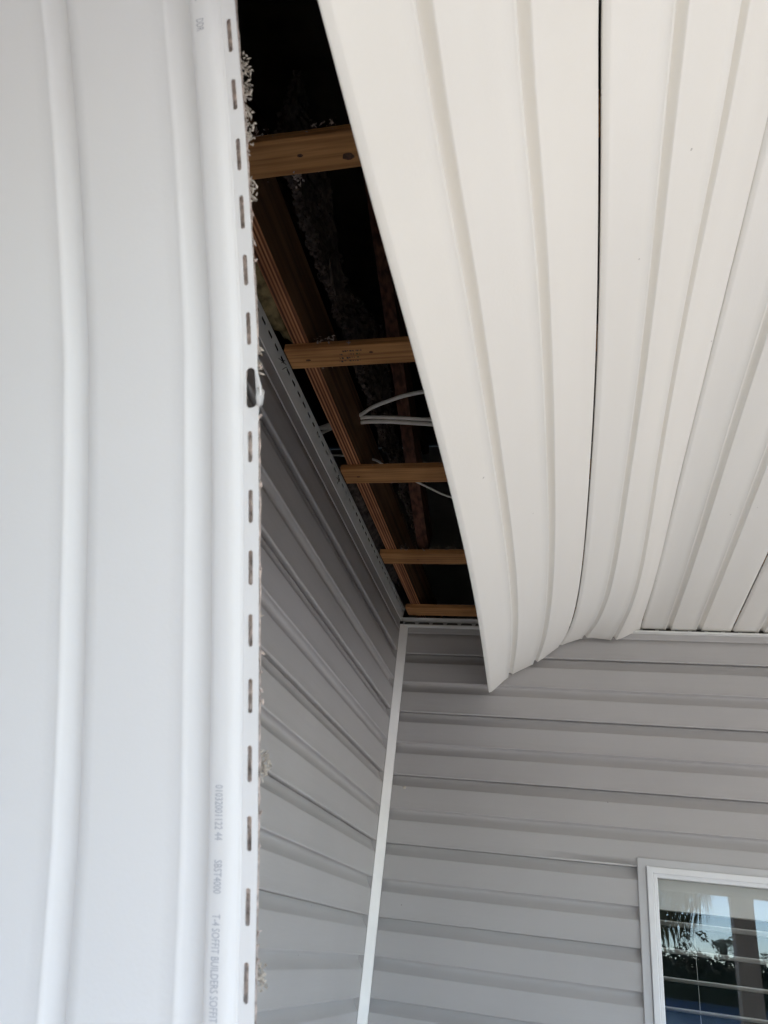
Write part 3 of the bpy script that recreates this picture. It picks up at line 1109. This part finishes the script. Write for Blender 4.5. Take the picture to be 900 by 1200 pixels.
# insulation hanging beside the chord
def batt(name, x, ya, yb, za, zb, m, seed, nu=70, nv=16, amp=.02, fuzz=500, fs=.006):
    mm = MB()
    rows = []
    for i in range(nu + 1):
        y = lerp(ya, yb, i / nu)
        top = zb(y) if callable(zb) else zb
        bot = za(y) if callable(za) else za
        rows.append([(x + amp * noise.noise(Vector((y * 14, k * .45, seed))) + .6 * amp * noise.noise(Vector((y * 45, k * 1.3, seed + 5))), y + .008 * noise.noise(Vector((k, y * 30, seed))),
                      lerp(bot, top, k / nv) + .006 * noise.noise(Vector((y * 60, k, seed)))) for k in range(nv + 1)])
    mm.grid(rows)
    rnd = random.Random(seed)
    for _ in range(fuzz):
        r = rows[rnd.randrange(len(rows))]
        j = rnd.randrange(len(r)) if rnd.random() < .5 else rnd.choice((0, 1, len(r) - 1))
        q = flakes(r[j], 1, .003, fs * rnd.uniform(.4, 1), rnd.randrange(99999))
        mm.add(q.v, q.f)
    return mm.build(name, m, solid=.012)


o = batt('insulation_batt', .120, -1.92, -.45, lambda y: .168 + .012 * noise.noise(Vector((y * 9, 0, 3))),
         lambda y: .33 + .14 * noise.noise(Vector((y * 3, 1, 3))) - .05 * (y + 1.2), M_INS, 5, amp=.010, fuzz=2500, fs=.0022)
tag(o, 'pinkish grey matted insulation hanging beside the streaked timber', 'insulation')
def rock(cx, cy, cz, rx, ry, rz, seed, m, name):
    mm = MB(); rows = []
    for i in range(15):
        th = math.pi * i / 14
        r = []
        for j in range(21):
            ph = 2 * math.pi * (j % 20) / 20
            dv = Vector((math.sin(th) * math.cos(ph), math.sin(th) * math.sin(ph), math.cos(th)))
            f = 1 + .35 * noise.noise(dv * 2.2 + Vector((seed, 0, 0))) + .22 * noise.noise(dv * 6 + Vector((0, seed, 0)))
            r.append((cx + dv.x * rx * f, cy + dv.y * ry * f, cz + dv.z * rz * f))
        rows.append(r)
    mm.grid(rows)
    return mm.build(name, m, smooth=True)
o = rock(.072, -.003, -.606, .0055, .004, .0045, 2, M_FLAKE, 'mud_dab')
tag(o, 'tiny pale mud dab stuck to the facing grey wall beside the corner trim', 'mud dab')
o = rock(.018, -1.66, .11, .030, .17, .05, 4, M_INSY, 'insulation_chunk')
tag(o, 'olive yellow crumpled insulation chunk between the slotted channel and the streaked timber', 'insulation')
# insulation beyond, seen left of the chord low down
o = rock(.004, -.55, .10, .028, .38, .045, 8, M_INS, 'insulation_chunk')
tag(o, 'long grey insulation wad behind the far part of the slotted channel', 'insulation')
mm = MB()
mm.grid([[(.185, -1.712, .106), (.186, -1.680, .112), (.187, -1.652, .104)], [(.188, -1.735, .060), (.184, -1.690, .066), (.186, -1.640, .070)], [(.186, -1.700, .030), (.190, -1.685, .026), (.186, -1.668, .031)]])
tag(mm.build('paper_scrap', M_INS, solid=.002), 'small grey scrap of facing paper hanging in the dark above the second batten', 'paper scrap')

# fluff lying along the battens
mm = MB()
rnd = random.Random(21)
for (a, b, _), dens in zip(BAT, (260, 420, 60, 300, 420)):
    a, b = a + .0196 * (a + 2.7) / 1.075, b + .0196 * (a + 2.7) / 1.075
    for _i in range(dens):
        x = rnd.uniform(.10, .62)
        side = rnd.random()
        y = (a - rnd.uniform(0, .006)) if side < .8 else (b + rnd.uniform(0, .004))
        zz = rnd.uniform(.012, .030) if side < .8 else rnd.uniform(.004, .016)
        if noise.noise(Vector((x * 11, a * 7, 0))) < -.05:
            continue
        q = flakes((x, y, zz + .0185), 1, .002, rnd.uniform(.0015, .0045), rnd.randrange(99999))
        mm.add(q.v, q.f)
q = flakes((.198, -1.947, .0200), 40, .004, .004, 77); mm.add(q.v, q.f)
q = flakes((.182, -1.540, .023), 12, .0016, .0022, 78); mm.add(q.v, q.f)
tag(mm.build('insulation_crumbs', M_CRUMB), 'crumbs of grey insulation along the edges of the battens', 'insulation', kind='stuff')

# ================================================================ TREES beyond the lawn and lake (seen mirrored in the window)
def broad_tree(x, y, h, seed, lab):
    rnd = random.Random(seed)
    t = empty('broadleaf_tree', (x, y, GZ - .12))
    tag(t, lab, 'tree', 'trees across the lake')
    m = MB()
    m.tube([(0, 0, 0), (rnd.uniform(-.2, .2), 0, h * .3), (rnd.uniform(-.4, .4), .1, h * .65)], h * .035, 8, h * .012)
    for k in range(5):
        a = rnd.uniform(0, 6.28)
        m.tube([(0, 0, h * (.3 + .05 * k)), (math.cos(a) * h * .2, math.sin(a) * h * .2, h * (.55 + .06 * k))], h * .012, 5, h * .004)
    m.build('trunk', M_BARK, t)
    m = MB()
    cl = [(rnd.gauss(0, .19) * h, rnd.gauss(0, .19) * h, h * rnd.uniform(.34, .90), h * rnd.uniform(.07, .15)) for _ in range(16)]
    for cx, cy, cz, r in cl:
        for _ in range(46):
            dv = Vector((rnd.gauss(0, 1), rnd.gauss(0, 1), rnd.gauss(0, 1))).normalized() * r * rnd.uniform(.5, 1.1)
            c = Vector((cx, cy, cz)) + dv
            a = Vector((rnd.gauss(0, 1), rnd.gauss(0, 1), rnd.gauss(0, 1))).normalized()
            b = a.cross(dv).normalized()
            s = h * rnd.uniform(.015, .035)
            m.add([c - a * s, c - b * s * .6, c + a * s, c + b * s * .6], [(0, 1, 2, 3)])
    m.build('crown', M_LEAF, t)


def palm(x, y, h, seed, lab, nf=22, L=2.2, name='palm_tree', droop=1.0):
    rnd = random.Random(seed)
    t = empty(name, (x, y, GZ - .12))
    tag(t, lab, 'palm', 'palm trees around the garden')
    m = MB()
    m.tube([(0, 0, 0), (.05, 0, h * .5), (0, 0, h)], .17, 10, .12)
    for k in range(int(h / .16)):
        z = .1 + k * .16
        rr = lerp(.178, .128, z / h)
        m.tube([(.05 * math.sin(z / h * 3.14), 0, z), (.05 * math.sin(z / h * 3.14), 0, z + .03)], rr, 10)
    m.build('trunk', M_BARK, t)
    for f in range(nf):
        az = 2 * math.pi * f / nf * 2.618 + rnd.uniform(-.2, .2)
        el = rnd.uniform(-.5, 1.1)
        m = MB()
        pts = []
        p = Vector((0, 0, h)); e = el
        st = L / 12
        for k in range(13):
            pts.append(p.copy())
            p = p + Vector((math.cos(az) * math.cos(e), math.sin(az) * math.cos(e), math.sin(e))) * st
            e -= .17 * droop + .02 * k * droop
        m.tube(pts, .016, 5, .004)
        side = Vector((-math.sin(az), math.cos(az), 0))
        for k in range(1, 13):
            for q in (0, .5):
                c = pts[k].lerp(pts[min(k + 1, 12)], q)
                tg = (pts[min(k + 1, 12)] - pts[k - 1]).normalized()
                for s in (-1, 1):
                    ll = L * .24 * math.sin(math.pi * (k + q) / 13.6) + .08
                    d1 = (side * s * .7 + tg * .6 + Vector((0, 0, -.35 * droop))).normalized()
                    e1 = c + d1 * ll * .55
                    e2 = e1 + (d1 + Vector((0, 0, -.9 * droop))).normalized() * ll * .5
                    wv = tg * .022
                    m.add([c - wv, c + wv, e1 + wv * .8, e1 - wv * .8, e2], [(0, 1, 2, 3), (3, 2, 4)])
        m.build('frond', M_PALM, t)


palm(1.30, -9.0, 3.15, 5, 'palm with drooping fronds mirrored at the left edge of the window glass', nf=44, L=2.0, droop=1.3)
spec = [(12.2, 5.6, 'b', 'dark tree left of the distant palms, mirrored in the window'),
        (14.4, 6.9, 'b', 'tallest dark rounded tree mirrored between the fronds and the porch column'),
        (16.2, 6.2, 'p', 'distant palm mirrored just right of the tallest dark tree'),
        (17.4, 6.5, 'p', 'distant palm mirrored nearest the porch column'),
        (13.2, 4.8, 'b', 'low dark tree mirrored in front of the tallest one'),
        (19.0, 4.9, 'b', 'low dark tree mirrored behind the porch column'),
        (21.5, 5.2, 'b', 'dark tree mirrored at the right edge of the window')]
for i, (x, h, kind, lab) in enumerate(spec):
    if kind == 'b':
        broad_tree(x, -98 + i * .8, h, 60 + i, lab)
    else:
        palm(x, -97 + i, h * .9, 90 + i, lab, nf=16, L=1.7)
# shrub line on the far bank
mm = MB(); rnd = random.Random(31)
for _ in range(26000):
    x = rnd.uniform(-60, 95); hh = 4.1 + 1.0 * noise.noise(Vector((x * .35, 0, 0))) + .5 * noise.noise(Vector((x * 1.3, 4, 0)))
    c = Vector((x, -93 - rnd.uniform(0, 4), GZ - .1 + rnd.uniform(0, max(.3, hh))))
    a = Vector((rnd.gauss(0, 1), rnd.gauss(0, 1), rnd.gauss(0, 1))).normalized(); b = a.orthogonal().normalized(); s = rnd.uniform(.15, .32)
    mm.add([c - a * s, c - b * s * .6, c + a * s, c + b * s * .6], [(0, 1, 2, 3)])
rows = []
for i in range(240):
    x = -62 + i * .66
    hh = 3.4 + .9 * noise.noise(Vector((x * .35, 0, 0))) + .5 * noise.noise(Vector((x * 1.3, 4, 0)))
    rows.append([(x, -94.5 + 1.2 * math.cos(t * math.pi) * -1 + .5 * noise.noise(Vector((x, t * 4, 1))), GZ - .15 + hh * math.sin(t * math.pi) ** .5) for t in (0.0, .1, .25, .5, .75, .9, 1.0)])
mm.grid(rows)
tag(mm.build('shrub_bank', M_LEAF), 'dense dark shrubs along the far bank of the lake', 'shrubs', kind='stuff')
